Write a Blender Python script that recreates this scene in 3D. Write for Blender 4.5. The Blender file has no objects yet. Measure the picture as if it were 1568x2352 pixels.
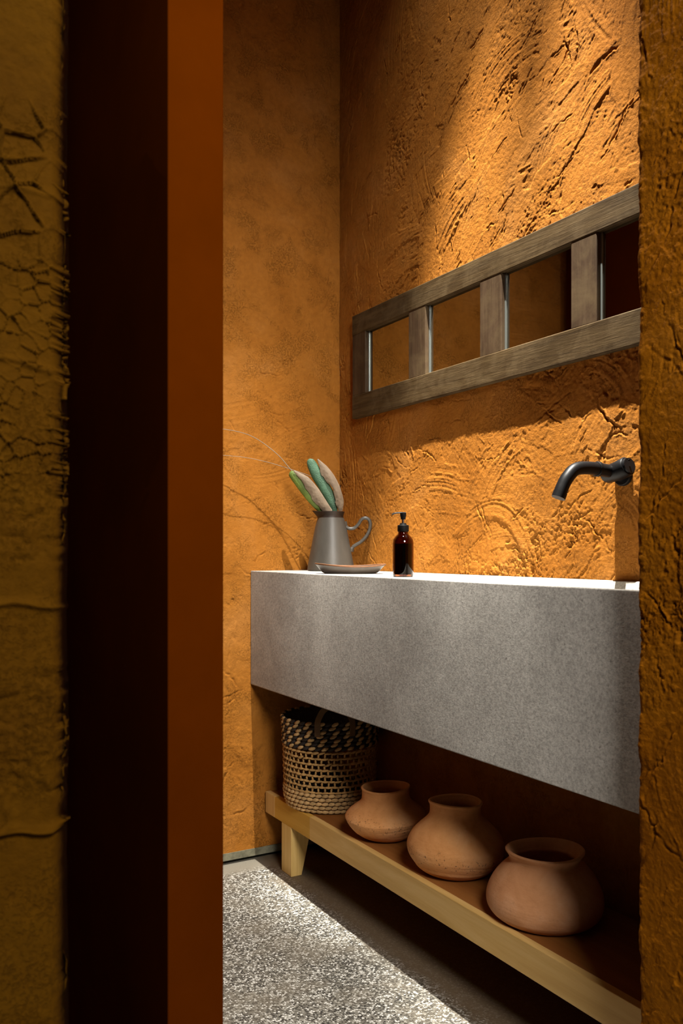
import bpy, bmesh, math
import numpy as np
from mathutils import Vector, Matrix

S = bpy.context.scene
COL = S.collection
PI = math.pi
# ------------------------------------------------------------------ camera
# World frame: the corner of the two plaster walls is the origin, X runs out of
# the basin wall, Y runs along the basin wall towards the viewer, Z is up (metres).
cam_d = bpy.data.cameras.new('camera')
cam = bpy.data.objects.new('camera', cam_d); COL.objects.link(cam)
cam.location = (1.451, 2.525, 1.0)
cam.rotation_euler = (PI / 2, 0, math.radians(150))
cam_d.sensor_fit = 'VERTICAL'; cam_d.sensor_height = 36; cam_d.sensor_width = 24
cam_d.lens = 29.88
cam_d.shift_y = 0.0374
cam_d.clip_start = 0.02
cam_d.dof.use_dof = True; cam_d.dof.focus_distance = 2.2; cam_d.dof.aperture_fstop = 8
S.camera = cam
# ------------------------------------------------------------------ world, lights, exposure
w = bpy.data.worlds.new('world'); S.world = w; w.use_nodes = True
w.node_tree.nodes['Background'].inputs[0].default_value = (1.0, .9, .78, 1)
w.node_tree.nodes['Background'].inputs[1].default_value = .02
def spot(name, loc, energy, color, half, blend, radius, aim=None):
    l = bpy.data.lights.new(name, 'SPOT'); l.energy = energy; l.color = color
    l.spot_size = 2 * math.radians(half); l.spot_blend = blend; l.shadow_soft_size = radius
    o = bpy.data.objects.new(name, l); COL.objects.link(o); o.location = loc
    if aim is not None:
        o.rotation_euler = (Vector(aim) - Vector(loc)).to_track_quat('-Z', 'Y').to_euler()
    return o
# the recessed reflector lamp high over the basin: wide soft spill plus hot core beams split to even out the wall
LAMP = (.43, 1.12, 4.20)
spot('basin_downlight', LAMP, 330, (1, .95, .86), 24, 1.0, .014)
spot('basin_downlight_spill', LAMP, 350, (1, .95, .86), 33, 1.0, .014)
for y in (1.10, .58):
    spot('basin_downlight_core', LAMP, 3300, (1, .95, .86), 7.5, 1.0, .014, aim=(.07, y, .95))
spot('back_wall_fill', LAMP, 880, (1, .95, .86), 8.5, 1.0, .014, aim=(.36, 0, .42))  # added beam at the lamp, brightens the lower back wall
spot('hall_fill', (1.05, 3.5, 2.5), 420, (1, .95, .89), 42, .9, .45, aim=(.45, 1.0, .5))  # added unseen fill light, brightens the basin front and near walls
S.view_settings.view_transform = 'Standard'; S.view_settings.look = 'None'
S.view_settings.gamma = 1; S.view_settings.use_curve_mapping = False
S.view_settings.exposure = 0.0
S.cycles.max_bounces = 10; S.cycles.diffuse_bounces = 6; S.cycles.use_denoising = True
S.cycles.sample_clamp_indirect = 4

# ------------------------------------------------------------------ materials
def mat(name):
    m = bpy.data.materials.new(name); m.use_nodes = True
    nt = m.node_tree; b = nt.nodes['Principled BSDF']
    return m, nt, b
def nd(nt, typ, **kw):
    n = nt.nodes.new(typ)
    for k, v in kw.items():
        if k.startswith('i_'):
            key = k[2:]
            n.inputs[int(key) if key.isdigit() else key.replace('_', ' ')].default_value = v
        else: setattr(n, k, v)
    return n
def ramp(nt, src, stops, interp='LINEAR'):
    r = nt.nodes.new('ShaderNodeValToRGB'); r.color_ramp.interpolation = interp
    el = r.color_ramp.elements
    while len(el) < len(stops): el.new(.5)
    for e, (p, c) in zip(el, stops):
        e.position = p; e.color = (*c, 1) if len(c) == 3 else c
    nt.links.new(src, r.inputs[0]); return r
def coord(nt, scale=(1, 1, 1), rot=(0, 0, 0)):
    t = nt.nodes.new('ShaderNodeTexCoord'); mp = nt.nodes.new('ShaderNodeMapping')
    mp.inputs['Scale'].default_value = scale; mp.inputs['Rotation'].default_value = rot
    nt.links.new(t.outputs['Object'], mp.inputs[0]); return mp.outputs[0]
def noise(nt, vec, scale, detail=4, rough=.55, dist=0):
    n = nd(nt, 'ShaderNodeTexNoise'); n.inputs['Scale'].default_value = scale
    n.inputs['Detail'].default_value = detail; n.inputs['Roughness'].default_value = rough
    n.inputs['Distortion'].default_value = dist
    nt.links.new(vec, n.inputs['Vector']); return n.outputs[0]
def mixc(nt, fac, a, b, mode='MIX'):
    n = nt.nodes.new('ShaderNodeMix'); n.data_type = 'RGBA'; n.blend_type = mode
    for v, i in ((fac, 0), (a, 6), (b, 7)):
        if hasattr(v, 'links'): nt.links.new(v, n.inputs[i])
        else: n.inputs[i].default_value = v if i == 0 else (*v, 1)
    return n.outputs[2]
def bump(nt, b, h, strength, dist):
    n = nt.nodes.new('ShaderNodeBump'); n.inputs['Strength'].default_value = strength
    n.inputs['Distance'].default_value = dist
    nt.links.new(h, n.inputs['Height']); nt.links.new(n.outputs[0], b.inputs['Normal'])
def addn(nt, a, b, kb=1.0):
    m = nt.nodes.new('ShaderNodeMath'); m.operation = 'MULTIPLY_ADD'
    nt.links.new(b, m.inputs[0]); m.inputs[1].default_value = kb; nt.links.new(a, m.inputs[2])
    return m.outputs[0]

def plaster_mat(name, c0, c1, c2, bs=.75, streak=None, srot=(0, 0, 0)):
    m, nt, b = mat(name); v = coord(nt)
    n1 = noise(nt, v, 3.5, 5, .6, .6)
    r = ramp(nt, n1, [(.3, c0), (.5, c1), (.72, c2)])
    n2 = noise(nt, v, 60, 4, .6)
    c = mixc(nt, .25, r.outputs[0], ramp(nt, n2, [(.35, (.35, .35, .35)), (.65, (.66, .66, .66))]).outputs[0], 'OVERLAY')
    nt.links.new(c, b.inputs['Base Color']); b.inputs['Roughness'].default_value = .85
    b.inputs['Specular IOR Level'].default_value = .04
    patch = ramp(nt, noise(nt, v, 11, 4, .6, .5), [(.47, (.12, .12, .12)), (.60, (1, 1, 1))]).outputs[0]
    pit = ramp(nt, noise(nt, v, 190, 5, .7, .3), [(.34, (0, 0, 0)), (.50, (1, 1, 1))]).outputs[0]
    gr = mixc(nt, patch, (.85, .85, .85), pit)
    st = noise(nt, coord(nt, (260, 260, 260) if not streak else streak, (.95, 0, 0) if not streak else srot), 1.0, 4, .6, .3)
    sm = ramp(nt, noise(nt, v, 7, 3, .5), [(.45, (0, 0, 0)), (.62, (1, 1, 1))]).outputs[0]
    stm = mixc(nt, sm, (.5, .5, .5), st)
    h = addn(nt, addn(nt, gr, noise(nt, v, 330, 4, .65), .30), stm, .45)
    bump(nt, b, h, bs, .0034); return m
M = {}
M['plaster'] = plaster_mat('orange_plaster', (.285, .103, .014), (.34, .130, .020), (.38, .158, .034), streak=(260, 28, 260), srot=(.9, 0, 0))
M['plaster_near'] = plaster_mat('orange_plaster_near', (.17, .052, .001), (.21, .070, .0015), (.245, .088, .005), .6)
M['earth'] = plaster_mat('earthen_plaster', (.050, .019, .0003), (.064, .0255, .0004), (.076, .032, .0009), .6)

def plain(name, c, rough=.5, spec=.5, metal=0, nscale=0, var=.15, bs=0, bscale=200):
    m, nt, b = mat(name); v = coord(nt)
    lo = tuple(x * (1 - var) for x in c); hi = tuple(min(1, x * (1 + var)) for x in c)
    r = ramp(nt, noise(nt, v, nscale or 12, 5, .6), [(.35, lo), (.65, hi)])
    nt.links.new(r.outputs[0], b.inputs['Base Color'])
    b.inputs['Roughness'].default_value = rough; b.inputs['Metallic'].default_value = metal
    b.inputs['Specular IOR Level'].default_value = spec
    if bs: bump(nt, b, noise(nt, v, bscale, 4, .6), bs, .001)
    return m
M['door'] = plain('door_paint', (.066, .0125, .0002), .6, .0, 0, 4, .12)
M['black'] = plain('matt_black_metal', (.0035, .0035, .004), .45, .16, 0, 30, .1)
M['blackplastic'] = plain('black_plastic', (.004, .0036, .0035), .5, .14)
M['chrome'] = plain('steel', (.7, .7, .7), .2, .5, 1)
M['shell'] = plain('ceiling_paint', (.08, .04, .02), .9, .2)
M['skirt'] = plain('cement_strip', (.16, .15, .10), .9, .2, 0, 40, .3)
M['gap'] = plain('shadow_gap', (.02, .02, .015), .9, .1)

# basin stone
m, nt, b = mat('grey_concrete'); v = coord(nt)
c = ramp(nt, noise(nt, v, 5, 6, .65, .3), [(.35, (.335, .318, .284)), (.65, (.46, .44, .396))]).outputs[0]
c = mixc(nt, .55, c, ramp(nt, noise(nt, v, 170, 3, .7), [(.36, (.26, .26, .26)), (.52, (.5, .5, .5)), (.66, (.68, .68, .68))]).outputs[0], 'OVERLAY')
c = mixc(nt, ramp(nt, noise(nt, v, 120, 2, .5), [(.27, (.55, .55, .55)), (.36, (0, 0, 0))]).outputs[0], c, (.14, .13, .115))
nt.links.new(c, b.inputs['Base Color']); b.inputs['Roughness'].default_value = .75
bump(nt, b, noise(nt, v, 240, 4, .65), .35, .0008); M['concrete'] = m

# exposed pebble floor: white, grey and black chips in cement, plain cement border at the back wall
m, nt, b = mat('pebble_floor'); v = coord(nt)
def vor(scale, feat='F1'):
    n = nd(nt, 'ShaderNodeTexVoronoi', feature=feat); n.inputs['Scale'].default_value = scale
    nt.links.new(v, n.inputs['Vector']); return n
v1 = vor(205)
sep = nt.nodes.new('ShaderNodeSeparateColor'); nt.links.new(v1.outputs['Color'], sep.inputs[0])
chip = ramp(nt, sep.outputs[0], [(0, (.012, .011, .010)), (.27, (.045, .041, .035)), (.42, (.16, .15, .125)), (.60, (.34, .325, .285)), (.76, (.60, .59, .55))], 'CONSTANT').outputs[0]
edge = vor(205, 'DISTANCE_TO_EDGE').outputs['Distance']
c = mixc(nt, ramp(nt, edge, [(.05, (1, 1, 1)), (.13, (0, 0, 0))]).outputs[0], chip, (.13, .122, .10))
patch = ramp(nt, noise(nt, v, 7, 5, .6), [(.46, (0, 0, 0)), (.72, (.55, .55, .55))]).outputs[0]
c = mixc(nt, patch, c, (.19, .16, .115))
sx = nt.nodes.new('ShaderNodeSeparateXYZ'); nt.links.new(v, sx.inputs[0])
yy = addn(nt, sx.outputs[1], noise(nt, v, 30, 4, .6), .05)
bord = ramp(nt, yy, [(.085, (1, 1, 1)), (.13, (0, 0, 0))]).outputs[0]
c = mixc(nt, bord, c, (.20, .18, .14))
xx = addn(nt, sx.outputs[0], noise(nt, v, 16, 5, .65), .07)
c = mixc(nt, ramp(nt, xx, [(.315, (.9, .9, .9)), (.365, (0, 0, 0))]).outputs[0], c, (.115, .078, .042))   # chips fade into plain brown under the bench
nt.links.new(c, b.inputs['Base Color']); b.inputs['Roughness'].default_value = .6
bump(nt, b, edge, .5, .002); M['floor'] = m

def wood(name, c0, c1, c2, axis, gs=14, rough=.5, bs=.15, worn=None):
    m, nt, b = mat(name)
    sc = [gs, gs, gs]; sc[axis] = gs * .07
    v = coord(nt, tuple(sc)); v0 = coord(nt)
    g = noise(nt, v, 3.0, 6, .62, .7)
    c = ramp(nt, g, [(.28, c0), (.5, c1), (.72, c2)]).outputs[0]
    if worn:
        c = mixc(nt, ramp(nt, noise(nt, v0, 11, 6, .7, .5), [(.44, (0, 0, 0)), (.70, (.8, .8, .8))]).outputs[0], c, worn)
    nt.links.new(c, b.inputs['Base Color']); b.inputs['Roughness'].default_value = rough
    b.inputs['Specular IOR Level'].default_value = .15
    bump(nt, b, noise(nt, v, 9, 6, .7), bs, .0015); return m
M['pine_y'] = wood('pale_pine', (.52, .31, .09), (.62, .39, .13), (.70, .47, .185), 1, 10)
M['pine_dark'] = wood('amber_pine', (.46, .25, .040), (.54, .305, .055), (.60, .35, .075), 1, 10)
M['pine_end'] = wood('pine_end_block', (.50, .29, .09), (.58, .35, .12), (.64, .41, .15), 2, 10)
M['pine_z'] = wood('pine_leg', (.52, .32, .10), (.62, .405, .135), (.70, .48, .19), 2, 16)
M['shelf'] = wood('shade_toned_board', (.19, .066, .014), (.25, .090, .020), (.30, .12, .03), 1, 8, .55)  # board under the basin, its orange-brown shade put into the colour
old = dict(rough=.6, bs=.6, worn=(.10, .068, .033))
M['old_y'] = wood('weathered_wood_rail', (.026, .0145, .005), (.05, .030, .011), (.085, .054, .022), 1, 16, **old)
M['old_z'] = wood('weathered_wood_stile', (.03, .017, .008), (.052, .030, .015), (.08, .05, .027), 2, 16, **old)

m, nt, b = mat('mirror_glass'); b.inputs['Metallic'].default_value = 1; b.inputs['Roughness'].default_value = .02
b.inputs['Base Color'].default_value = (.40, .385, .35, 1); M['mirror'] = m
m, nt, b = mat('mirror_reflection'); b.inputs['Roughness'].default_value = .3; b.inputs['Metallic'].default_value = .7
b.inputs['Base Color'].default_value = (.30, .33, .31, 1); M['bevel'] = m

# clay
def clay(name, c0, c1, c2, pitted=1.0):
    m, nt, b = mat(name); v = coord(nt)
    c = ramp(nt, noise(nt, v, 11, 6, .65, .4), [(.3, c0), (.5, c1), (.72, c2)]).outputs[0]
    pits = ramp(nt, noise(nt, v, 170, 3, .6), [(.34, (.85, .85, .85)), (.41, (0, 0, 0))]).outputs[0]
    sz = nt.nodes.new('ShaderNodeSeparateXYZ'); nt.links.new(v, sz.inputs[0])
    zone = ramp(nt, addn(nt, sz.outputs[2], noise(nt, v, 14, 3, .5), .05), [(.058, (0, 0, 0)), (.07, (1, 1, 1)), (.084, (1, 1, 1)), (.10, (.08, .08, .08))]).outputs[0]
    pm = mixc(nt, 1.0, mixc(nt, 1.0, pits, zone, 'MULTIPLY'), (pitted, pitted, pitted), 'MULTIPLY')
    c = mixc(nt, pm, c, (.05, .03, .015))
    nt.links.new(c, b.inputs['Base Color']); b.inputs['Roughness'].default_value = .88
    b.inputs['Specular IOR Level'].default_value = .2
    vs = coord(nt, (1, 1, 6))
    bump(nt, b, addn(nt, noise(nt, v, 120, 5, .65), noise(nt, vs, 22, 3, .6), 1.5), .5, .0016); return m
M['clay'] = clay('terracotta', (.50, .215, .068), (.62, .285, .10), (.70, .37, .165))
M['clay2'] = clay('terracotta_dull', (.45, .20, .08), (.56, .265, .118), (.64, .345, .185), .15)

# jug
m, nt, b = mat('grey_stoneware'); v = coord(nt, (1, 1, .25))
c = ramp(nt, noise(nt, v, 26, 5, .6), [(.3, (.042, .037, .030)), (.7, (.064, .058, .048))]).outputs[0]
nt.links.new(c, b.inputs['Base Color']); b.inputs['Roughness'].default_value = .42
bump(nt, b, noise(nt, coord(nt), 180, 4, .6), .2, .0008); M['jug'] = m
M['jugrim'] = plain('brown_glaze', (.017, .010, .006), .5, .4, 0, 40, .25)
m, nt, b = mat('dish_glaze'); v = coord(nt, (1, 1, 2))
c = ramp(nt, noise(nt, v, 14, 4, .6), [(.35, (.034, .021, .014)), (.65, (.062, .051, .041))]).outputs[0]
nt.links.new(c, b.inputs['Base Color']); b.inputs['Roughness'].default_value = .4; M['dish'] = m
M['dishrim'] = plain('dish_rim', (.12, .05, .02), .5, .4, 0, 40, .3)

# amber glass
m, nt, b = mat('amber_glass'); b.inputs['Base Color'].default_value = (.22, .06, .008, 1)
b.inputs['Transmission Weight'].default_value = 1; b.inputs['Roughness'].default_value = .04; b.inputs['IOR'].default_value = 1.48
M['amber'] = m
m, nt, b = mat('dark_soap'); b.inputs['Base Color'].default_value = (.010, .012, .008, 1); b.inputs['Roughness'].default_value = .25
M['soap'] = m

# leaves
def leafm(name, c0, c1, vs):
    m, nt, b = mat(name); v = coord(nt)
    n = nd(nt, 'ShaderNodeTexVoronoi'); n.inputs['Scale'].default_value = vs; nt.links.new(v, n.inputs['Vector'])
    c = ramp(nt, noise(nt, v, 18, 4, .6), [(.35, c0), (.65, c1)]).outputs[0]
    nt.links.new(c, b.inputs['Base Color']); b.inputs['Roughness'].default_value = .6
    bump(nt, b, n.outputs['Distance'], .6, .0012); return m
M['green1'] = leafm('leaf_yellow_green', (.075, .12, .018), (.14, .21, .035), 330)
M['green2'] = leafm('leaf_blue_green', (.035, .085, .045), (.075, .17, .10), 330)
M['beige'] = leafm('leaf_underside', (.28, .205, .135), (.42, .325, .23), 120)
M['stem'] = plain('dry_stem', (.33, .25, .15), .7, .3)
M['grass'] = plain('grey_stem', (.25, .22, .17), .6, .3)

# basket
M['straw'] = plain('pale_straw', (.45, .28, .115), .75, .25, 0, 50, .3, .5, 300)
M['straw2'] = plain('golden_straw', (.42, .245, .085), .75, .25, 0, 50, .3, .5, 300)
M['darkstraw'] = plain('black_straw', (.022, .016, .012), .7, .3, 0, 50, .3, .4, 300)
M['strap'] = plain('brown_leather', (.12, .062, .02), .55, .4, 0, 30, .2)
M['liner'] = plain('basket_inside', (.05, .032, .02), .9, .2)

# ------------------------------------------------------------------ object helpers
def link(name, me, mt, parent=None, smooth=True):
    o = bpy.data.objects.new(name, me); COL.objects.link(o)
    if mt is not None: me.materials.append(mt)
    if smooth: me.shade_smooth()
    if parent is not None: o.parent = parent
    return o
def obj(name, bm, mt, parent=None, smooth=True, angle=None):
    me = bpy.data.meshes.new(name)
    bmesh.ops.recalc_face_normals(bm, faces=bm.faces)
    bm.to_mesh(me); bm.free()
    o = link(name, me, mt, parent, smooth)
    if angle is not None:
        me.set_sharp_from_angle(angle=math.radians(angle))
    return o
def thing(name, label, cat, loc=(0, 0, 0), group=None, rotz=0):
    o = bpy.data.objects.new(name, None); COL.objects.link(o)
    o.location = loc; o.rotation_euler = (0, 0, rotz); o.empty_display_size = .05
    o['label'] = label; o['category'] = cat
    if group: o['group'] = group
    return o
def tag(o, label, cat, group=None):
    o['label'] = label; o['category'] = cat
    if group: o['group'] = group
    return o
def add_box(bm, x0, x1, y0, y1, z0, z1, bev=0, seg=2):
    r = bmesh.ops.create_cube(bm, size=1)
    for q in r['verts']:
        q.co = Vector(((x0 + x1) / 2 + q.co.x * (x1 - x0), (y0 + y1) / 2 + q.co.y * (y1 - y0), (z0 + z1) / 2 + q.co.z * (z1 - z0)))
    if bev:
        es = {e for q in r['verts'] for e in q.link_edges}
        bmesh.ops.bevel(bm, geom=list(es), offset=bev, segments=seg, profile=.5, affect='EDGES')
def box(name, mt, parent, *a, bev=.002, **k):
    bm = bmesh.new(); add_box(bm, *a, bev=bev); return obj(name, bm, mt, parent, True, 15)
def lathe(bm, prof, seg=48, sx=1, sy=1, wob=None, closed_top=False, closed_bot=False):
    rings = []
    for r, z in prof:
        ring = []
        for i in range(seg):
            a = 2 * PI * i / seg; rr, zz = r, z
            if wob: rr, zz = wob(r, z, a)
            ring.append(bm.verts.new((rr * math.cos(a) * sx, rr * math.sin(a) * sy, zz)))
        rings.append(ring)
    for A, B in zip(rings, rings[1:]):
        for i in range(seg):
            j = (i + 1) % seg; bm.faces.new((A[i], A[j], B[j], B[i]))
    if closed_bot: bm.faces.new(list(reversed(rings[0])))
    if closed_top: bm.faces.new(rings[-1])
def smooth_path(pts, n=8):
    P = [Vector(p) for p in pts]; out = []
    Q = [2 * P[0] - P[1]] + P + [2 * P[-1] - P[-2]]
    for i in range(1, len(Q) - 2):
        a, b_, c, d = Q[i - 1:i + 3]
        for k in range(n):
            t = k / n
            out.append(.5 * (2 * b_ + (c - a) * t + (2 * a - 5 * b_ + 4 * c - d) * t * t + (3 * b_ - a - 3 * c + d) * t ** 3))
    out.append(P[-1]); return out
def tube(bm, pts, r, seg=14, cap=True, flat=None):
    P = [Vector(p) for p in pts]; n = len(P)
    R = r if hasattr(r, '__len__') else [r] * n
    T = [(P[min(i + 1, n - 1)] - P[max(i - 1, 0)]).normalized() for i in range(n)]
    u = T[0].orthogonal().normalized() if flat is None else Vector(flat); rings = []
    for i in range(n):
        u = (u - T[i] * u.dot(T[i])).normalized(); v_ = T[i].cross(u)
        ring = []
        for k in range(seg):
            a = 2 * PI * k / seg
            ru, rv = (R[i], R[i]) if not hasattr(R[i], '__len__') else R[i]
            ring.append(bm.verts.new(P[i] + u * (math.cos(a) * ru) + v_ * (math.sin(a) * rv)))
        rings.append(ring)
    for A, B in zip(rings, rings[1:]):
        for k in range(seg):
            j = (k + 1) % seg; bm.faces.new((A[k], A[j], B[j], B[k]))
    if cap: bm.faces.new(list(reversed(rings[0]))); bm.faces.new(rings[-1])

# ------------------------------------------------------------------ plaster relief
def hsh(ix, iy, seed):
    h = (ix.astype(np.int64) * 374761393 + iy.astype(np.int64) * 668265263 + seed * 2147483647) & 0xFFFFFFFF
    h = ((h ^ (h >> 13)) * 1274126177) & 0xFFFFFFFF
    h = ((h ^ (h >> 16)) * 2246822519) & 0xFFFFFFFF
    return ((h ^ (h >> 15)) & 0xFFFFFF) / float(0xFFFFFF)
def vn(x, y, seed=0):
    ix = np.floor(x); iy = np.floor(y); fx = x - ix; fy = y - iy
    fx = fx * fx * (3 - 2 * fx); fy = fy * fy * (3 - 2 * fy)
    a = hsh(ix, iy, seed); b_ = hsh(ix + 1, iy, seed); c = hsh(ix, iy + 1, seed); d = hsh(ix + 1, iy + 1, seed)
    return (a + (b_ - a) * fx) * (1 - fy) + (c + (d - c) * fx) * fy - .5
def fbm(x, y, s, seed, o=4, g=.5):
    t = 0; a = 1
    for k in range(o):
        t = t + a * vn(x * s, y * s, seed + k * 17); s *= 2.03; a *= g
    return t
def sst(a, b_, x):
    t = np.clip((x - a) / (b_ - a), 0, 1); return t * t * (3 - 2 * t)
def trowel(T, Z, seed, t0, t1, z0, z1, density=150, amp=1.0, angs=((-9, 9, 1.0, .8),), rough=1.0):
    """T,Z 2-D arrays (rows of z, columns of t). Trowelled lime plaster: low swells, streaks dragged
    along the trowel's way, crumbly pitted patches, overlapping arc-shaped passes with combed lines and
    thin lips, and torn gouges. angs: (z from, z to, main direction, spread)."""
    rng = np.random.RandomState(seed)
    H = .0045 * fbm(T, Z, 2.6, seed, 4) + .0010 * fbm(T, Z, 20, seed + 5, 3)
    zcol = Z[:, 0]
    def pick(z):
        for q in angs:
            if q[0] <= z < q[1]: return q
        return angs[-1]
    crumb = np.zeros_like(H)
    for q in angs:
        k = (sst(q[0] - .06, q[0] + .06, Z) * sst(q[1] + .06, q[1] - .06, Z))
        ca, sa = math.cos(q[2]), math.sin(q[2])
        wob = .05 * fbm(T, Z, 3, seed + 40, 2)
        ra, rb = T * ca + Z * sa, -T * sa + Z * ca + wob
        H += k * (.0012 * fbm(ra * .16, rb, 26, seed + 6, 3) + .0008 * vn(ra * 14, rb * 150, seed + 7) * (fbm(ra, rb, 6, seed + 8, 2) > .05))
        crumb += k * sst(.06, .30, fbm(ra * .45, rb, 8.5, seed + 9, 3))
    tc, zc = T[0], zcol
    def pits(sl):
        t, z, c = T[sl], Z[sl], crumb[sl]
        g = fbm(t, z, 150, seed + 11, 3, .6)
        return rough * c * (-.0024 * sst(.05, .45, g) + .0012 * sst(.10, .5, -g))
    H += pits((slice(None), slice(None)))
    N = int(density * (t1 - t0) * (z1 - z0))
    for i in range(N):
        cx, cz = rng.uniform(t0, t1), rng.uniform(z0, z1)
        q = pick(cz); base = rng.normal(q[2], q[3])
        L, W_, R = rng.uniform(.05, .19), rng.uniform(.018, .06), rng.uniform(.09, .6)
        h0 = rng.uniform(-.0005, .0017); tilt = rng.uniform(-.020, .020); st = rng.uniform(.35, .95)
        comb = rng.uniform(0, 1) ** 3 * .0016; sd = int(rng.randint(1e6)); lip = rng.uniform(0, 1) ** 2 * .0017
        rad = math.hypot(L, W_) * 1.3
        j0, j1 = np.searchsorted(tc, [cx - rad, cx + rad]); i0, i1 = np.searchsorted(zc, [cz - rad, cz + rad])
        if j1 - j0 < 3 or i1 - i0 < 3: continue
        X = T[i0:i1, j0:j1] - cx; Y = Z[i0:i1, j0:j1] - cz
        ca, sa = math.cos(base), math.sin(base)
        a = X * ca + Y * sa; b_ = -X * sa + Y * ca
        b_ = b_ + a * a / (2 * R)
        d = 1 - np.maximum(np.abs(b_) / W_, np.abs(a) / L) + .45 * vn(a * 26, b_ * 70, sd) + .30 * vn(a * 80, b_ * 190, sd + 1)
        dm = d * W_
        side = .35 + .65 * (b_ > 0)
        m = sst(0, .07 + .12 * (b_ > 0), d) * st
        h = H[i0:i1, j0:j1]
        mean = h.mean()
        ray = a / L
        tgt = mean + h0 + tilt * b_ + comb * (1.3 * vn(b_ * 180, a * 3, sd + 2) + .9 * vn(b_ * 330, a * 5, sd + 3)) + .0005 * vn(a * 30, b_ * 120, sd + 4)
        lipm = np.exp(-((dm - .0012) / .0014) ** 2) * (vn(a * 38, b_ * 38, sd + 5) > .02) * side
        H[i0:i1, j0:j1] = h * (1 - m) + tgt * m + lip * lipm * (.5 + vn(a * 150, b_ * 150, sd + 6))
        crumb[i0:i1, j0:j1] *= 1 - .25 * m
    # torn gouges: a sharp shadowed step with a ragged lip
    for i in range(int(density * .42 * (t1 - t0) * (z1 - z0))):
        cx, cz = rng.uniform(t0, t1), rng.uniform(z0, z1)
        q = pick(cz); base = rng.normal(q[2], q[3] * 1.2)
        L, W_, dep = rng.uniform(.012, .085), rng.uniform(.0014, .0028), rng.uniform(.0012, .0042); sd = int(rng.randint(1e6)); bend = rng.uniform(-4, 4)
        rad = L * 1.2 + .012
        j0, j1 = np.searchsorted(tc, [cx - rad, cx + rad]); i0, i1 = np.searchsorted(zc, [cz - rad, cz + rad])
        if j1 - j0 < 3 or i1 - i0 < 3: continue
        X = T[i0:i1, j0:j1] - cx; Y = Z[i0:i1, j0:j1] - cz
        ca, sa = math.cos(base), math.sin(base)
        a = X * ca + Y * sa; b_ = -X * sa + Y * ca + a * a * bend
        b_ = b_ + .010 * vn(a * 40, a * 0 + .5, sd) + .007 * vn(a * 150, a * 0 + .5, sd + 1)
        prof = np.clip(1 - np.abs(a) / L, 0, 1) ** .6 * np.clip(.75 + 1.6 * vn(a * 70, b_ * 20, sd + 2), 0, 1.4)
        H[i0:i1, j0:j1] += -dep * prof * np.exp(-(b_ / W_) ** 2) + .35 * dep * prof * np.exp(-((b_ + W_ * 1.9) / (W_ * 1.2)) ** 2)
    H += .6 * pits((slice(None), slice(None)))
    H += .00045 * rough * vn(T * 330, Z * 330, seed + 31) + .0006 * rough * vn(T * 150, Z * 150, seed + 32)
    return H * amp
def axis(*spans):
    out = []
    for a, b_, st in spans:
        n = max(1, int(round((b_ - a) / st))); out += list(np.linspace(a, b_, n, endpoint=False))
    out.append(spans[-1][1]); return np.array(out)
def grid_wall(name, pts, nrm, ts, zs, H, mt, kind='structure', parent=None):
    """pts, nrm: (n,2) plan positions and outward normals; H (nz,n) relief along the normal."""
    n, nz = len(ts), len(zs)
    co = np.empty((nz, n, 3))
    co[..., 0] = pts[None, :, 0] + nrm[None, :, 0] * H
    co[..., 1] = pts[None, :, 1] + nrm[None, :, 1] * H
    co[..., 2] = zs[:, None]
    i = np.arange(nz - 1)[:, None] * n + np.arange(n - 1)[None, :]
    q = np.stack([i, i + 1, i + n + 1, i + n], -1).reshape(-1, 4)
    # face the room
    e1 = co[0, 1] - co[0, 0]; f = np.cross(e1, [0, 0, 1])
    if f[0] * nrm[0, 0] + f[1] * nrm[0, 1] < 0: q = q[:, ::-1]
    me = bpy.data.meshes.new(name)
    me.vertices.add(n * nz); me.vertices.foreach_set('co', co.reshape(-1).astype(np.float32))
    me.loops.add(q.size); me.loops.foreach_set('vertex_index', q.reshape(-1).astype(np.int32))
    me.polygons.add(len(q)); me.polygons.foreach_set('loop_start', np.arange(0, q.size, 4, dtype=np.int32))
    me.update(calc_edges=True); me.validate()
    o = link(name, me, mt, parent)
    if kind: o['kind'] = kind
    return o
def plan_path(segs, r=.012):
    """segs: plan polyline points with spacing per leg -> pts, normals (left of travel = -normal), arc length."""
    P = [np.array(s[:2], float) for s in segs]; sp = [s[2] for s in segs[:-1]]
    pts, nr = [], []
    for k in range(len(P) - 1):
        d = P[k + 1] - P[k]; L = np.linalg.norm(d); d = d / L; n_ = np.array([d[1], -d[0]])
        a = r if k > 0 else 0; b_ = r if k < len(P) - 2 else 0
        for t in np.linspace(a, L - b_, max(2, int((L - a - b_) / sp[k]) + 1)):
            pts.append(P[k] + d * t); nr.append(n_)
        if k < len(P) - 2:
            d2 = P[k + 2] - P[k + 1]; d2 = d2 / np.linalg.norm(d2); n2 = np.array([d2[1], -d2[0]])
            c = P[k + 1] - d * r - n_ * r
            for u in np.linspace(0, 1, 8)[1:-1]:
                v_ = n_ * math.cos(u * PI / 2) + n2 * math.sin(u * PI / 2)
                pts.append(c + v_ * r); nr.append(v_)
    pts = np.array(pts); nr = np.array(nr)
    t = np.concatenate([[0], np.cumsum(np.linalg.norm(np.diff(pts, axis=0), axis=1))])
    return pts, nr, t

ZT = 4.3
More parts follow.
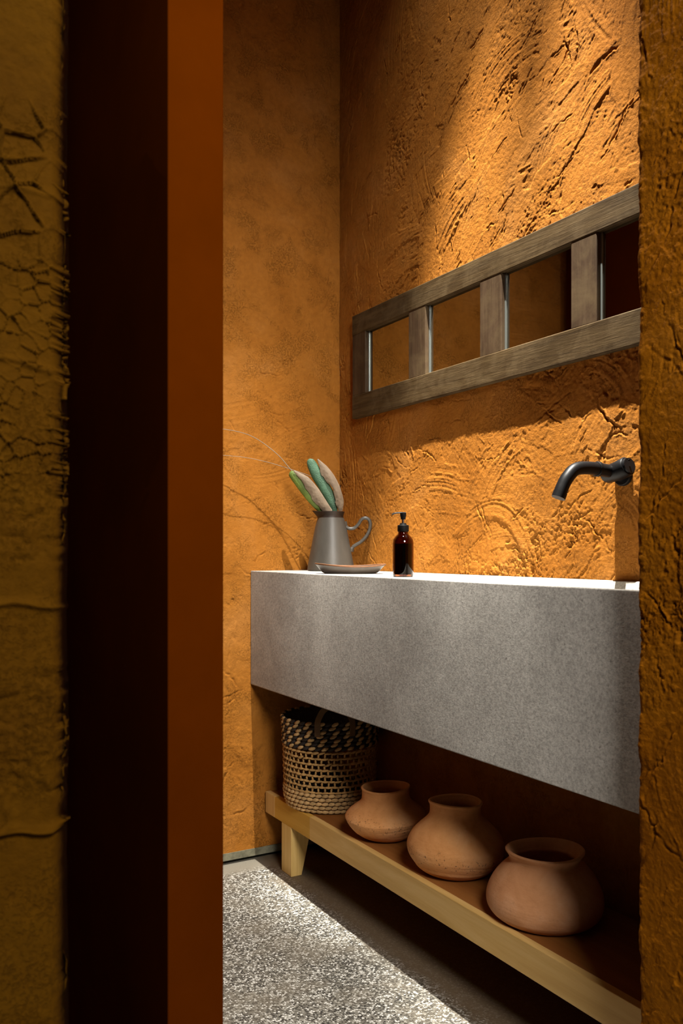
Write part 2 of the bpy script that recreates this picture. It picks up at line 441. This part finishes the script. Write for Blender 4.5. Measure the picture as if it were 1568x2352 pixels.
# --- wall behind the basin (plane X = 0)
ts = axis((0, 1.6, .0020)); zs = axis((0, .12, .02), (.12, .62, .008), (.62, .9, .02), (.9, 2.92, .0020), (2.92, ZT, .03))
T, Z = np.meshgrid(ts, zs)
H = trowel(T, Z, 7, 0, 1.6, .9, 2.95, 230, 1.0, ((-9, 1.5, .2, 1.2), (1.5, 9, 1.02, .45)))
H *= (.25 + .75 * sst(.6, .95, Z))
H -= .006 * np.exp(-(ts / .012) ** 2)[None, :] * 0
grid_wall('wall_right', np.stack([ts * 0, ts], -1), np.tile([[1., 0.]], (len(ts), 1)), ts, zs, H, M['plaster'])
# --- back wall (plane Y = 0)
ts = axis((0, .5, .0028), (.5, 1.3, .02)); zs = axis((.034, 2.95, .0028), (2.95, ZT, .03))
T, Z = np.meshgrid(ts, zs)
H = trowel(T, Z, 23, 0, .52, .03, 2.95, 210, .85, ((-9, 1.5, .5, .9), (1.5, 9, 1.3, .6)), .8)
# the plaster gets plain and smooth behind the basin and shelf, where the trowel did not reach
H *= 1 - .8 * (sst(.56, .5, Z) * sst(.31, .27, T))
grid_wall('wall_back', np.stack([ts, ts * 0], -1), np.tile([[0., 1.]], (len(ts), 1)), ts, zs, H, M['plaster'])
# --- wall in front on the right: return face of the niche, corner, then the long near face
pts, nr, ts = plan_path([(0, 1.6, .03), (.382, 1.6, .002), (.382, 1.85, .03), (.382, 3.6, .03)][0:1] + [(.30, 1.6, .004), (.382, 1.6, .0016), (.382, 1.72, .05), (.382, 3.6, .05)])
nr = -nr if nr[0][1] > 0 else nr
zs = axis((0, .2, .03), (.2, 1.92, .0016), (1.92, ZT, .05))
T, Z = np.meshgrid(ts, zs)
H = trowel(T, Z, 41, .3, .68, .18, 1.95, 260, .8, ((-9, 9, 1.25, .45),), 1.5)
edge = np.exp(-((ts - .385) / .02) ** 2)[None, :]
H = H + edge * (.0045 * fbm(T * 0 + 3, Z, 26, 77, 4, .6))
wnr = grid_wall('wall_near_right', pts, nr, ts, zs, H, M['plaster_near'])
# --- earthen wall in front on the left: inner face, free edge, near face
def cells(x, y, seed):
    ix, iy = np.floor(x), np.floor(y); f1 = np.full(x.shape, 9.); f2 = f1.copy()
    for dx in (-1, 0, 1):
        for dy in (-1, 0, 1):
            px = ix + dx + .1 + .8 * hsh(ix + dx, iy + dy, seed); py = iy + dy + .1 + .8 * hsh(ix + dx, iy + dy, seed + 7)
            d = np.hypot(px - x, py - y); f2 = np.minimum(f2, np.maximum(d, f1)); f1 = np.minimum(f1, d)
    return f2 - f1
pts, nr, ts = plan_path([(2.2, 1.42, .05), (1.32, 1.42, .006), (1.256, 1.42, .01), (1.256, 1.6, .0013), (1.345, 1.6, .05), (2.6, 1.6, .05)])
L0 = ts[np.argmin(np.hypot(pts[:, 0] - 1.256, pts[:, 1] - 1.6))]
zs = axis((0, .45, .03), (.45, 1.64, .0013), (1.64, ZT, .05))
T, Z = np.meshgrid(ts, zs); U = T - L0
H = .005 * fbm(U, Z, 9, 3, 4) + .0012 * fbm(U, Z, 70, 4, 3)
wx, wz = U + .006 * vn(U * 60, Z * 60, 1), Z + .006 * vn(U * 60, Z * 60, 2)
big = sst(1.475, 1.45, Z) * sst(1.29, 1.31, Z); mid = sst(1.31, 1.29, Z) * sst(1.02, 1.10, Z)
H -= .0048 * big * sst(.06, .03, cells(wx * 30, wz * 27, 5)) * (.25 + sst(-.25, .1, vn(U * 25, Z * 25, 8)))
H -= .0045 * mid * sst(.07, .035, cells(wx * 62, wz * 62, 6)) * (.2 + sst(-.2, .15, vn(U * 30, Z * 30, 9)))
pit = sst(.98, 1.0, Z) * sst(1.12, 1.07, Z) + sst(.72, .75, Z) * sst(.9, .86, Z) + .4 * sst(1.46, 1.5, Z)
H += .006 * pit * (.2 - np.abs(fbm(U, Z, 42, 14, 3, .6)))
for zc, dep, s in ((.713, .007, 1), (.945, .004, 2), (1.19, .003, 3), (1.375, .002, 4)):
    dz = Z - zc - .018 * fbm(U, Z * 0, 9, 50 + s, 3)
    H += -dep * np.exp(-(dz / .0035) ** 2) + dep * .25 * sst(0, .012, dz) * sst(.12, .0, dz)
ed = np.exp(-((U - .0) / .02) ** 2)
H = H + ed * (.009 * fbm(U * 0 + 1, Z, 15, 99, 4, .55))
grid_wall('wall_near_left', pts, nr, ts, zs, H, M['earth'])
# --- far side of the small room behind the door, entrance lintel side, ceiling, floor
def slab(name, mt, *a):
    bm = bmesh.new(); add_box(bm, *a); o = obj(name, bm, mt, None, False); o['kind'] = 'structure'; return o
slab('wall_left', M['plaster'], 1.3, 1.4, -.1, 1.42, 0, ZT)
slab('ceiling', M['shell'], -.1, 2.6, -.1, 3.6, ZT, ZT + .1)
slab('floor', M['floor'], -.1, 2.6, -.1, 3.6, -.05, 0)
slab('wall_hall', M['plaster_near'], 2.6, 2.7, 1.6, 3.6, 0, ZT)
# skirting at the back wall: grey cement strip above a recessed block painted dark as the gap's shade
slab('baseboard_back', M['skirt'], .0, 1.3, -.02, .004, .013, .036)
slab('gap_shade_1', M['gap'], .0, 1.3, -.02, -.012, 0, .013)
# --- door leaf standing open, edge towards the viewer
bm = bmesh.new(); add_box(bm, 1.0345, 1.109, .03, 1.5, .008, 2.6, bev=.0025, seg=3)
d = obj('door_1', bm, M['door'], None, True, 15); d['kind'] = 'structure'
for z in (.35, 1.3, 2.25):
    bm = bmesh.new(); tube(bm, [(1.115, .10, z - .05), (1.115, .10, z + .05)], .008); obj('hinge', bm, M['black'], d, True, 40)

# ------------------------------------------------------------------ basin
bm = bmesh.new()
ox, oy = [.004, .333], [.002, 1.597]; zt, zb = .934, .567
bx0, bx1, by0, by1, bz = .020, .316, .83, 1.57, .80
def ring(x0, x1, y0, y1, z): return [bm.verts.new(p) for p in ((x0, y0, z), (x1, y0, z), (x1, y1, z), (x0, y1, z))]
O0, O1 = ring(*ox, *oy, zb), ring(*ox, *oy, zt); I1 = ring(bx0, bx1, by0, by1, zt); I0 = ring(bx0 + .03, bx1 - .03, by0 + .03, by1 - .03, bz)
for A, B in ((O0, O1), (O1, I1), (I1, I0)):
    for i in range(4): bm.faces.new((A[i], A[(i + 1) % 4], B[(i + 1) % 4], B[i]))
bm.faces.new(O0); bm.faces.new(I0)
es = [e for e in bm.edges if not (e.verts[0] in I0 and e.verts[1] in I0)]
bmesh.ops.bevel(bm, geom=es, offset=.003, segments=3, profile=.5, affect='EDGES')
bt = thing('washbasin', 'long grey concrete trough basin built between the orange plaster walls', 'basin', (.17, .8, .567))
obj('trough', bm, M['concrete'], bt, True, 15).location = (-.17, -.8, -.567)
bm = bmesh.new(); lathe(bm, [(.001, .806), (.02, .806), (.022, .804), (.022, .80)], 24, closed_bot=True)
o = obj('drain', bm, M['black'], bt, True, 40); o.location = (.1225 - .17, 1.244 - .8, -.567)

# ------------------------------------------------------------------ mirror in a wooden frame
MX = .020
mt_ = thing('framed_mirror', 'long mirror in a weathered dark wooden frame with upright bars, on orange wall above basin', 'mirror', (0, .84, 1.44))
def mp(name, mat_, x0, x1, y0, y1, z0, z1, bev=.0025):
    bm = bmesh.new(); add_box(bm, x0, x1, y0 - .84, y1 - .84, z0 - 1.44, z1 - 1.44, bev=bev)
    if name in ('rail', 'stile'):
        for q in bm.verts: q.co.z += .0012 * math.sin(q.co.y * 9)
    return obj(name, bm, mat_, mt_, True, 15)
mp('rail', M['old_y'], 0.001, MX, .1155, 1.598, 1.706, 1.771)
mp('rail', M['old_y'], .001, MX, .1155, 1.598, 1.433, 1.508)
bars = ((.1155, .1977), (.4416, .5278), (.7713, .8566), (1.0977, 1.1758), (1.5, 1.597))
for a, b_ in bars: mp('stile', M['old_z'], .0015, MX - .001, a, b_, 1.506, 1.708)
for (a, b_), (c_, d_) in zip(bars, bars[1:]):
    g = mp('pane', M['mirror'], .001, .0045, b_ - .004, c_ + .004, 1.504, 1.710, bev=0)
    bm = bmesh.new(); add_box(bm, .0045, .008, b_ - .84, b_ + .006 - .84, 1.508 - 1.44, 1.706 - 1.44, bev=.001)
    obj('reflection_strip', bm, M['bevel'], g, True, 15)  # added strip, its bluish grey stands in for a reflection beside the stile

# ------------------------------------------------------------------ wall tap
tp = thing('wall_tap', 'matt black wall mounted tap with bent spout above basin', 'tap', (0, 1.236, 1.168))
bm = bmesh.new()
path = smooth_path([(.028, 0, .0), (.075, 0, .004), (.115, 0, .005), (.145, -.001, .0), (.166, -.002, -.018), (.178, -.004, -.038), (.185, -.005, -.054)], 8)
tube(bm, path, .0138, 24); obj('spout', bm, M['black'], tp, True, 50)
bm = bmesh.new(); tube(bm, [(.1825, -.0045, -.0480), (.1872, -.0058, -.0600)], .0146, 24); obj('aerator', bm, M['black'], tp, True, 50)
bm = bmesh.new(); tube(bm, [(.075, 0, .004), (.077, 0, .004), (.083, 0, .0045), (.085, 0, .0045)], [.0150, .0162, .0162, .0150], 24); obj('collar', bm, M['black'], tp, True, 50)
bm = bmesh.new(); tube(bm, [(-.004, 0, -.004), (.006, 0, -.004), (.009, 0, -.004)], [.025, .025, .0225], 32); obj('escutcheon', bm, M['black'], tp, True, 40)
bm = bmesh.new(); tube(bm, [(.030, -.026, -.006), (.030, -.02, -.004), (.030, .012, .002), (.030, .034, .009), (.030, .037, .010)], [.0155, .019, .021, .0215, .0195], 28); obj('valve_body', bm, M['black'], tp, True, 40)
bm = bmesh.new(); tube(bm, [(.030, .036, .010), (.030, .042, .0115)], [.0175, .0165], 24); tube(bm, [(.033, .042, .022), (.033, .0445, .022)], .0022, 10)
obj('lever_knob', bm, M['black'], tp, True, 40)
bm = bmesh.new(); tube(bm, [(.0, 0, -.004), (.032, 0, -.001)], .016, 24); obj('wall_pipe', bm, M['black'], tp, True, 40)

# ------------------------------------------------------------------ jug
JX, JY = .115, .142
# axes of the jug: 'across' lies along the camera's horizontal so that the handle shows in profile
ROT = math.radians(150)
jg = thing('stoneware_jug', 'grey tapered stoneware jug with dark rim and looped handle on the basin', 'jug', (JX, JY, .934), None, ROT)
def jw(r, z, a):  # spout: pull the rim out on the -x side
    s = max(0, -math.cos(a)) ** 10 * max(0, (z - .168) / .022)
    return r + .016 * s, z + .003 * s
body = [(0.001, .004), (.070, .0), (.0755, .003), (.0735, .02), (.066, .06), (.0585, .10), (.0505, .14), (.0445, .162), (.042, .170)]
bm = bmesh.new(); lathe(bm, body + [(.038, .170), (.040, .150), (.050, .10), (.062, .03), (.001, .012)], 56, wob=lambda r, z, a: (r, z)); obj('body', bm, M['jug'], jg, True, 60)
bm = bmesh.new(); lathe(bm, [(.0385, .168), (.0418, .1685), (.0405, .174), (.0415, .180), (.0435, .187), (.0440, .190), (.042, .1905), (.039, .182), (.0375, .170), (.0385, .168)], 56, wob=jw); obj('rim', bm, M['jugrim'], jg, True, 60)
bm = bmesh.new()
hp = smooth_path([(.044, 0, .158), (.049, 0, .143), (.060, 0, .136), (.076, 0, .138), (.089, 0, .150), (.098, 0, .164), (.110, 0, .170), (.122, 0, .165), (.127, 0, .150), (.124, 0, .130), (.114, 0, .111), (.098, 0, .094), (.080, 0, .083), (.071, 0, .076), (.066, 0, .062)], 6)
n_ = len(hp); tube(bm, hp, [(.0062, .0052) if 4 < i < n_ - 5 else (.0085, .006) for i in range(n_)], 12); obj('handle', bm, M['jug'], jg, True, 60)

# leaves in the jug: a folded leaf shows green on one side, dry beige on the other (local x = across, y = away/toward, z = up)
def blade(axis_pts, widths, side, cup, seg=9, thick=.0012, ragged=0, seed=1):
    """Blade swept along axis_pts; 'side' = across vector, cup = how far the margins curl forward."""
    P = smooth_path(axis_pts, 7); n = len(P); bm = bmesh.new(); rows = []
    wl = np.interp(np.linspace(0, 1, n), np.linspace(0, 1, len(widths)), [q[0] for q in widths])
    wr = np.interp(np.linspace(0, 1, n), np.linspace(0, 1, len(widths)), [q[1] for q in widths])
    ph = np.random.RandomState(seed).uniform(0, 6, 3)
    for i, p in enumerate(P):
        t = (P[min(i + 1, n - 1)] - P[max(i - 1, 0)]).normalized()
        s = Vector(side); s = (s - t * s.dot(t)).normalized(); f = t.cross(s)
        row = []
        for k in range(seg):
            u = -1 + 2 * k / (seg - 1)
            wv = (wr[i] if u > 0 else wl[i])
            if ragged and u < 0: wv *= 1 + ragged * (-u) ** 3 * (.6 * math.sin(i * .33 + ph[0]) + .35 * math.sin(i * .9 + ph[1]) + .15 * math.sin(i * 2.1 + ph[2]))
            row.append(bm.verts.new(p + s * (u * wv) + f * (cup * (u * u) * max(wl[i], wr[i]))))
        rows.append(row)
    for A, B in zip(rows, rows[1:]):
        for k in range(seg - 1): bm.faces.new((A[k], A[k + 1], B[k + 1], B[k]))
    r = bmesh.ops.solidify(bm, geom=list(bm.faces), thickness=thick)
    return bm
def bud(axis_pts, rad, seg=14):
    bm = bmesh.new(); P = smooth_path(axis_pts, 6); n = len(P)
    R = np.interp(np.linspace(0, 1, n), np.linspace(0, 1, len(rad)), rad)
    tube(bm, P, [(r, r * .55) for r in R], seg, flat=(1, 0, 0)); return bm
# coordinates below are in the jug frame (across, depth, height); depth +y is toward the viewer after rotation
def leaf(label, mg, ax_g, rad_g, ax_b, wd_b, stem, seed):
    t = thing('dried_leaf', label, 'leaf', (JX, JY, .934), None, ROT)
    obj('green_face', bud(ax_g, rad_g), mg, t, True, 80)
    obj('beige_underside', blade(ax_b, wd_b, (.86, 0, .5), .32, ragged=.30, seed=seed), M['beige'], t, True, 80)
    bm = bmesh.new(); tube(bm, smooth_path(stem, 5), .0022, 8); obj('stem', bm, M['stem'], t, True, 80)
    return t
leaf('yellow-green folded leaf with beige underside leaning far left in the jug', M['green1'],
     [(-.020, -.004, .186), (-.044, -.008, .214), (-.075, -.012, .252), (-.104, -.014, .289), (-.122, -.014, .310), (-.128, -.014, .3185)],
     [.008, .0150, .0175, .017, .0155, .0125, .004],
     [(-.004, -.020, .186), (-.022, -.026, .212), (-.050, -.030, .252), (-.082, -.031, .290), (-.118, -.026, .320)],
     [(.012, .012), (.020, .013), (.016, .015), (.013, .014), (.002, .002)],
     [(0, .0, .10), (-.006, -.004, .15), (-.018, -.008, .192)], 3)
leaf('blue-green folded leaf with pale beige underside standing upright in the jug', M['green2'],
     [(.014, .006, .188), (.004, .004, .222), (-.016, .002, .262), (-.040, .0, .300), (-.059, -.001, .338), (-.066, -.002, .354), (-.068, -.002, .360)],
     [.008, .0160, .0185, .018, .0180, .0150, .0105, .003],
     [(.030, -.008, .192), (.029, -.014, .222), (.016, -.018, .262), (-.002, -.018, .300), (-.022, -.015, .330), (-.042, -.010, .358)],
     [(.006, .008), (.012, .013), (.010, .015), (.018, .014), (.014, .011), (.002, .002)],
     [(.006, .004, .10), (.012, .004, .15), (.016, .003, .192)], 4)
def grass(label, pts, r0):
    P = smooth_path(pts, 10); bm = bmesh.new(); tube(bm, P, list(np.linspace(r0, r0 * .45, len(P))), 6)
    o = obj('dry_grass_stem', bm, M['grass'], None, True); o.location = (JX, JY, .934); o.rotation_euler = (0, 0, ROT)
    return tag(o, label, 'stem')
grass('thin dry grass stem arching high out of the jug to the left', [(-.012, .014, .10), (-.03, .014, .20), (-.062, .012, .262), (-.122, .0, .318), (-.170, -.022, .372), (-.238, -.055, .420), (-.300, -.085, .438), (-.385, -.125, .444)], .0017)
grass('thin dry grass stem bending low out of the jug to the left', [(.0, .024, .10), (-.012, .030, .20), (-.036, .030, .285), (-.066, .026, .306), (-.122, .008, .325), (-.20, -.030, .346), (-.28, -.075, .358), (-.385, -.13, .360)], .0012)

# ------------------------------------------------------------------ dish
ds = thing('stoneware_dish', 'shallow oval stoneware dish with brown rim on the basin before the jug', 'dish', (.228, .456, .9345), None, ROT)
def dw(r, z, a):
    k = z / .025
    return r * (1 + .03 * math.sin(2 * a + .6) * k + .02 * math.sin(3 * a)), z * (1 + .12 * math.sin(a * 2 + 1.2) * (k > .5) + .10 * max(0, -math.cos(a)) * (k > .5))
bm = bmesh.new()
lathe(bm, [(.001, .001), (.070, .0), (.077, .002), (.085, .010), (.095, .0195), (.0985, .0225), (.095, .0225), (.089, .016), (.080, .008), (.06, .005), (.001, .004)], 64, 1, .62, dw)
obj('bowl', bm, M['dish'], ds, True, 60)
bm = bmesh.new(); lathe(bm, [(.0955, .0205), (.0992, .0212), (.0996, .0240), (.0970, .0248), (.0938, .0234), (.0955, .0205)], 64, 1, .62, dw)
obj('rim', bm, M['dishrim'], ds, True, 60)

# ------------------------------------------------------------------ soap bottle
sb = thing('soap_bottle', 'amber glass soap bottle with black pump on the basin', 'bottle', (.262, .772, .9345), None, ROT)
sh = [(.001, .0), (.023, .0), (.0255, .002), (.026, .006), (.026, .082), (.0245, .092), (.019, .100), (.0135, .105), (.0125, .109), (.0125, .116)]
bm = bmesh.new(); lathe(bm, sh + [(.0105, .116), (.0105, .107), (.0165, .0985), (.0225, .090), (.0235, .082), (.0235, .006), (.001, .003)], 40); obj('glass', bm, M['amber'], sb, True, 60)
bm = bmesh.new(); lathe(bm, [(.001, .0045), (.0233, .0065), (.0233, .082), (.001, .082)], 40); obj('soap', bm, M['soap'], sb, True, 60)
bm = bmesh.new(); lathe(bm, [(.001, .112), (.0138, .112), (.0142, .114), (.0142, .127), (.0130, .128), (.009, .129), (.0075, .133), (.001, .133)], 36); obj('cap', bm, M['blackplastic'], sb, True, 40)
bm = bmesh.new(); lathe(bm, [(.0038, .131), (.0038, .145)], 16); obj('pump_shaft', bm, M['chrome'], sb, True, 40)
bm = bmesh.new(); lathe(bm, [(.001, .142), (.0055, .142), (.0062, .146), (.0078, .153), (.0078, .159), (.001, .160)], 20)
tube(bm, smooth_path([(.006, 0, .1585), (-.010, 0, .1588), (-.021, 0, .1575), (-.0275, 0, .1548)], 4), [(.0034, .0020)] * 13, 10, flat=(0, 1, 0)); obj('pump_head', bm, M['blackplastic'], sb, True, 50)

# ------------------------------------------------------------------ bench
bn = thing('low_bench', 'low pale pine bench on tapered legs under the basin', 'bench', (.15, .8, 0))
def bp(name, mt, x0, x1, y0, y1, z0, z1, bev=.0012):
    bm = bmesh.new(); add_box(bm, x0 - .15, x1 - .15, y0 - .8, y1 - .8, z0, z1, bev=bev); return obj(name, bm, mt, bn, True, 15)
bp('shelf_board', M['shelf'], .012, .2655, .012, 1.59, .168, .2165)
r1 = bp('front_rail', M['pine_y'], .266, .285, .3175, 1.59, .151, .218)
e1 = bp('end_rail', M['pine_end'], .266, .285, .012, .080, .151, .218); e1['label'] = 'short front rail piece beside the left wall'
j1 = bp('joint_block', M['pine_dark'], .266, .2848, .0804, .317, .151, .217); j1['label'] = 'amber toned front rail piece above the leg'
def leg_bm(y0, x_front, x_top, x_bot, z1=.151):
    bm = bmesh.new(); v_ = []
    for z, xb in ((0, x_bot), (z1, x_top)):
        v_.append([bm.verts.new((x - .15, y - .8, z)) for x, y in ((x_front, y0), (x_front, y0 + .067), (xb, y0 + .067), (xb, y0))])
    bm.faces.new(v_[0]); bm.faces.new(v_[1])
    for i in range(4): bm.faces.new((v_[0][i], v_[0][(i + 1) % 4], v_[1][(i + 1) % 4], v_[1][i]))
    bmesh.ops.bevel(bm, geom=list(bm.edges), offset=.0015, segments=2, profile=.5, affect='EDGES'); return bm
for y0 in (.13, 1.51):
    obj('leg', leg_bm(y0, .2846, .212, .248), M['pine_z'], bn, True, 15)
    obj('leg', leg_bm(y0, .035, .108, .072), M['pine_z'], bn, True, 15)

# ------------------------------------------------------------------ clay pots
def pot(label, x, y, prof, mt, seed, seam=None):
    rng = np.random.RandomState(seed); ph = rng.uniform(0, 6, 6)
    def wob(r, z, a):
        if seam and r > .07:
            r -= .0022 * math.exp(-((z - seam - .004 * math.sin(a * 1.3 + ph[5]) - .0015 * math.sin(a * 6)) / .0016) ** 2) * max(0, .35 + .65 * math.sin(a * .9 + 5.2))
        return r * (1 + .012 * math.sin(a + ph[0] + z * 8) + .010 * math.sin(2 * a + ph[1] + z * 14) + .006 * math.sin(3 * a + ph[2])), z + (z > .02) * .0028 * math.sin(a + ph[3]) + (z > .02) * .0015 * math.sin(2 * a + ph[4])
    P = [Vector((r, 0, z)) for r, z in prof]; Q = smooth_path(P, 10)
    bm = bmesh.new(); lathe(bm, [(max(.0008, q.x), q.z) for q in Q], 96, wob=wob)
    o = obj('clay_pot', bm, mt, None, True); o.location = (x, y, .2168)
    return tag(o, label, 'pot', 'clay pots on the bench')
pot('squat clay pot with angular belly beside the woven basket', .180, .567,
    [(.001, .002), (.045, .0005), (.062, .003), (.080, .013), (.100, .034), (.1105, .052), (.1115, .060), (.102, .072), (.088, .083), (.074, .093), (.0665, .104), (.0650, .118), (.0655, .128), (.0675, .134), (.0640, .137), (.0605, .132), (.060, .112), (.080, .085), (.098, .06), (.06, .012), (.001, .010)], M['clay'], 5, .046)
pot('taller rounded clay pot with cracked seam in the middle of the three pots', .168, .862,
    [(.001, .002), (.060, .0005), (.078, .004), (.097, .018), (.1125, .040), (.118, .058), (.1165, .074), (.106, .095), (.090, .112), (.074, .126), (.0645, .138), (.0625, .150), (.0635, .162), (.0665, .169), (.063, .1715), (.0590, .166), (.058, .145), (.09, .10), (.105, .065), (.08, .015), (.001, .012)], M['clay'], 9, .038)
pot('wide-based clay pot with flared open lip nearest the right wall', .163, 1.165,
    [(.001, .002), (.085, .0005), (.104, .004), (.119, .018), (.1240, .036), (.1215, .056), (.112, .078), (.098, .098), (.084, .112), (.0765, .120), (.0765, .128), (.0825, .137), (.0845, .141), (.0805, .1435), (.0735, .139), (.066, .128), (.066, .115), (.10, .08), (.11, .04), (.08, .012), (.001, .010)], M['clay2'], 14)

# ------------------------------------------------------------------ woven basket
BX, BY, BZ = .158, .214, .2168
bk = thing('woven_basket', 'tall openwork straw basket with dark woven rim and strap handle on bench', 'basket', (BX, BY, BZ))
def brad(z): return float(np.interp(z, [0, .03, .12, .22, .28], [.130, .140, .1435, .1455, .1495]))
class Beads:
    def __init__(s):
        u = [(math.cos(a), math.sin(a)) for a in np.linspace(0, 2 * PI, 8, endpoint=False)]
        V = [(-1, 0, 0)]
        for x, r in ((-.72, .66), (0, 1), (.72, .66)): V += [(x, r * c, r * s_) for c, s_ in u]
        V.append((1, 0, 0)); F = []
        for i in range(8): F.append((0, 1 + (i + 1) % 8, 1 + i))
        for k in range(2):
            for i in range(8): F.append((1 + k * 8 + i, 1 + k * 8 + (i + 1) % 8, 9 + k * 8 + (i + 1) % 8, 9 + k * 8 + i))
        for i in range(8): F.append((17 + i, 17 + (i + 1) % 8, 25))
        s.V0 = np.array(V); s.F0 = F; s.V = []; s.F = []
    def add(s, a, r, z, la, lr, lz, slant=0):
        b0 = len(s.V) * 26
        c, n_ = math.cos(a), math.sin(a); t = np.array([-n_, c, 0]); rr = np.array([c, n_, 0]); k = np.array([0, 0, 1.])
        t2 = t * math.cos(slant) + k * math.sin(slant); k2 = -t * math.sin(slant) + k * math.cos(slant)
        s.V.append(s.V0[:, :1] * la * t2 + s.V0[:, 1:2] * lr * rr + s.V0[:, 2:] * lz * k2 + r * rr + z * k)
        s.F += [tuple(b0 + i for i in f) for f in s.F0]
    def build(s, name, mt):
        me = bpy.data.meshes.new(name); me.from_pydata(np.concatenate(s.V).tolist(), [], s.F)
        o = link(name, me, mt, bk); o['kind'] = 'stuff'; return o
rng = np.random.RandomState(2)
NB = 46
low, dark, tan, band, posts = Beads(), Beads(), Beads(), Beads(), Beads()
zr = .006
for k in range(5):                                     # plain coiled rows at the foot
    z = .008 + k * .0122
    for i in range(NB):
        a = 2 * PI * (i + .5 * (k % 2)) / NB
        low.add(a, brad(z), z, .0112, .0065 + rng.uniform(-.0006, .001), .0066, rng.normal(.12, .08))
ZO = .066; NO = 8; DZ = .0168
for k in range(NO):                                    # openwork: wrapped bands with upright ties between them
    z = ZO + k * DZ
    for i in range(NB):
        a = 2 * PI * (i + .5 * (k % 2)) / NB
        band.add(a, brad(z), z, .0125, .0042, .0042 + rng.uniform(-.0005, .0005), rng.normal(.10, .10))
        if k < NO - 1: posts.add(a + rng.normal(0, .006), brad(z) - .001, z + DZ / 2, .0032, .0030, .0085, rng.normal(0, .10))
ZD = ZO + NO * DZ - .004
for k in range(7):                                     # dark and tan slanted stitches at the rim
    z = ZD + k * .0122
    for i in range(NB):
        a = 2 * PI * (i + .42 * k) / NB
        (tan if (i + (k + 1) // 2) % 2 else dark).add(a, brad(z), z, .0122, .0062 + rng.uniform(-.0006, .0008), .0058, .38 + rng.normal(0, .08))
low.build('foot_weave', M['straw']); band.build('band_weave', M['straw2']); posts.build('upright_ties', M['straw2'])
dark.build('dark_rim_weave', M['darkstraw']); tan.build('tan_rim_weave', M['straw'])
bm = bmesh.new(); lathe(bm, [(.001, .004), (.12, .004), (.1335, .02), (.1365, .06)], 48); obj('base', bm, M['liner'], bk, True, 60)
bm = bmesh.new(); lathe(bm, [(brad(z) - .006, z) for z in np.linspace(ZD - .004, ZD + .075, 6)], 48); obj('rim_lining', bm, M['liner'], bk, True, 60)
# strap handle towards the viewer: two tabs outside the rim joined by an arch
def bpt(deg, r, z): a = math.radians(deg); return (r * math.cos(a), r * math.sin(a), z)
A1, A2 = 47, 86
sp = [bpt(A1, brad(.235) + .0085, .235), bpt(A1, brad(.26) + .0085, .262), bpt(A1 + 1, brad(.28) + .006, .285), bpt(A1 + 7, .146, .313), bpt((A1 + A2) / 2, .135, .325), bpt(A2 - 7, .146, .313), bpt(A2 - 1, brad(.28) + .006, .285), bpt(A2, brad(.26) + .0085, .262), bpt(A2, brad(.235) + .0085, .235)]
P = smooth_path(sp, 6); bm = bmesh.new(); rows = []
for i, p in enumerate(P):
    t = (P[min(i + 1, len(P) - 1)] - P[max(i - 1, 0)]).normalized(); n_ = Vector((p.x, p.y, 0)).normalized()
    s_ = t.cross(n_).normalized(); n_ = s_.cross(t)
    rows.append([bm.verts.new(p + s_ * (u * .0085) + n_ * (v_ * .0013)) for u, v_ in ((-1, -1), (1, -1), (1, 1), (-1, 1))])
for A, B in zip(rows, rows[1:]):
    for k in range(4): bm.faces.new((A[k], A[(k + 1) % 4], B[(k + 1) % 4], B[k]))
bm.faces.new(rows[0]); bm.faces.new(rows[-1])
obj('strap_handle', bm, M['strap'], bk, True, 40)
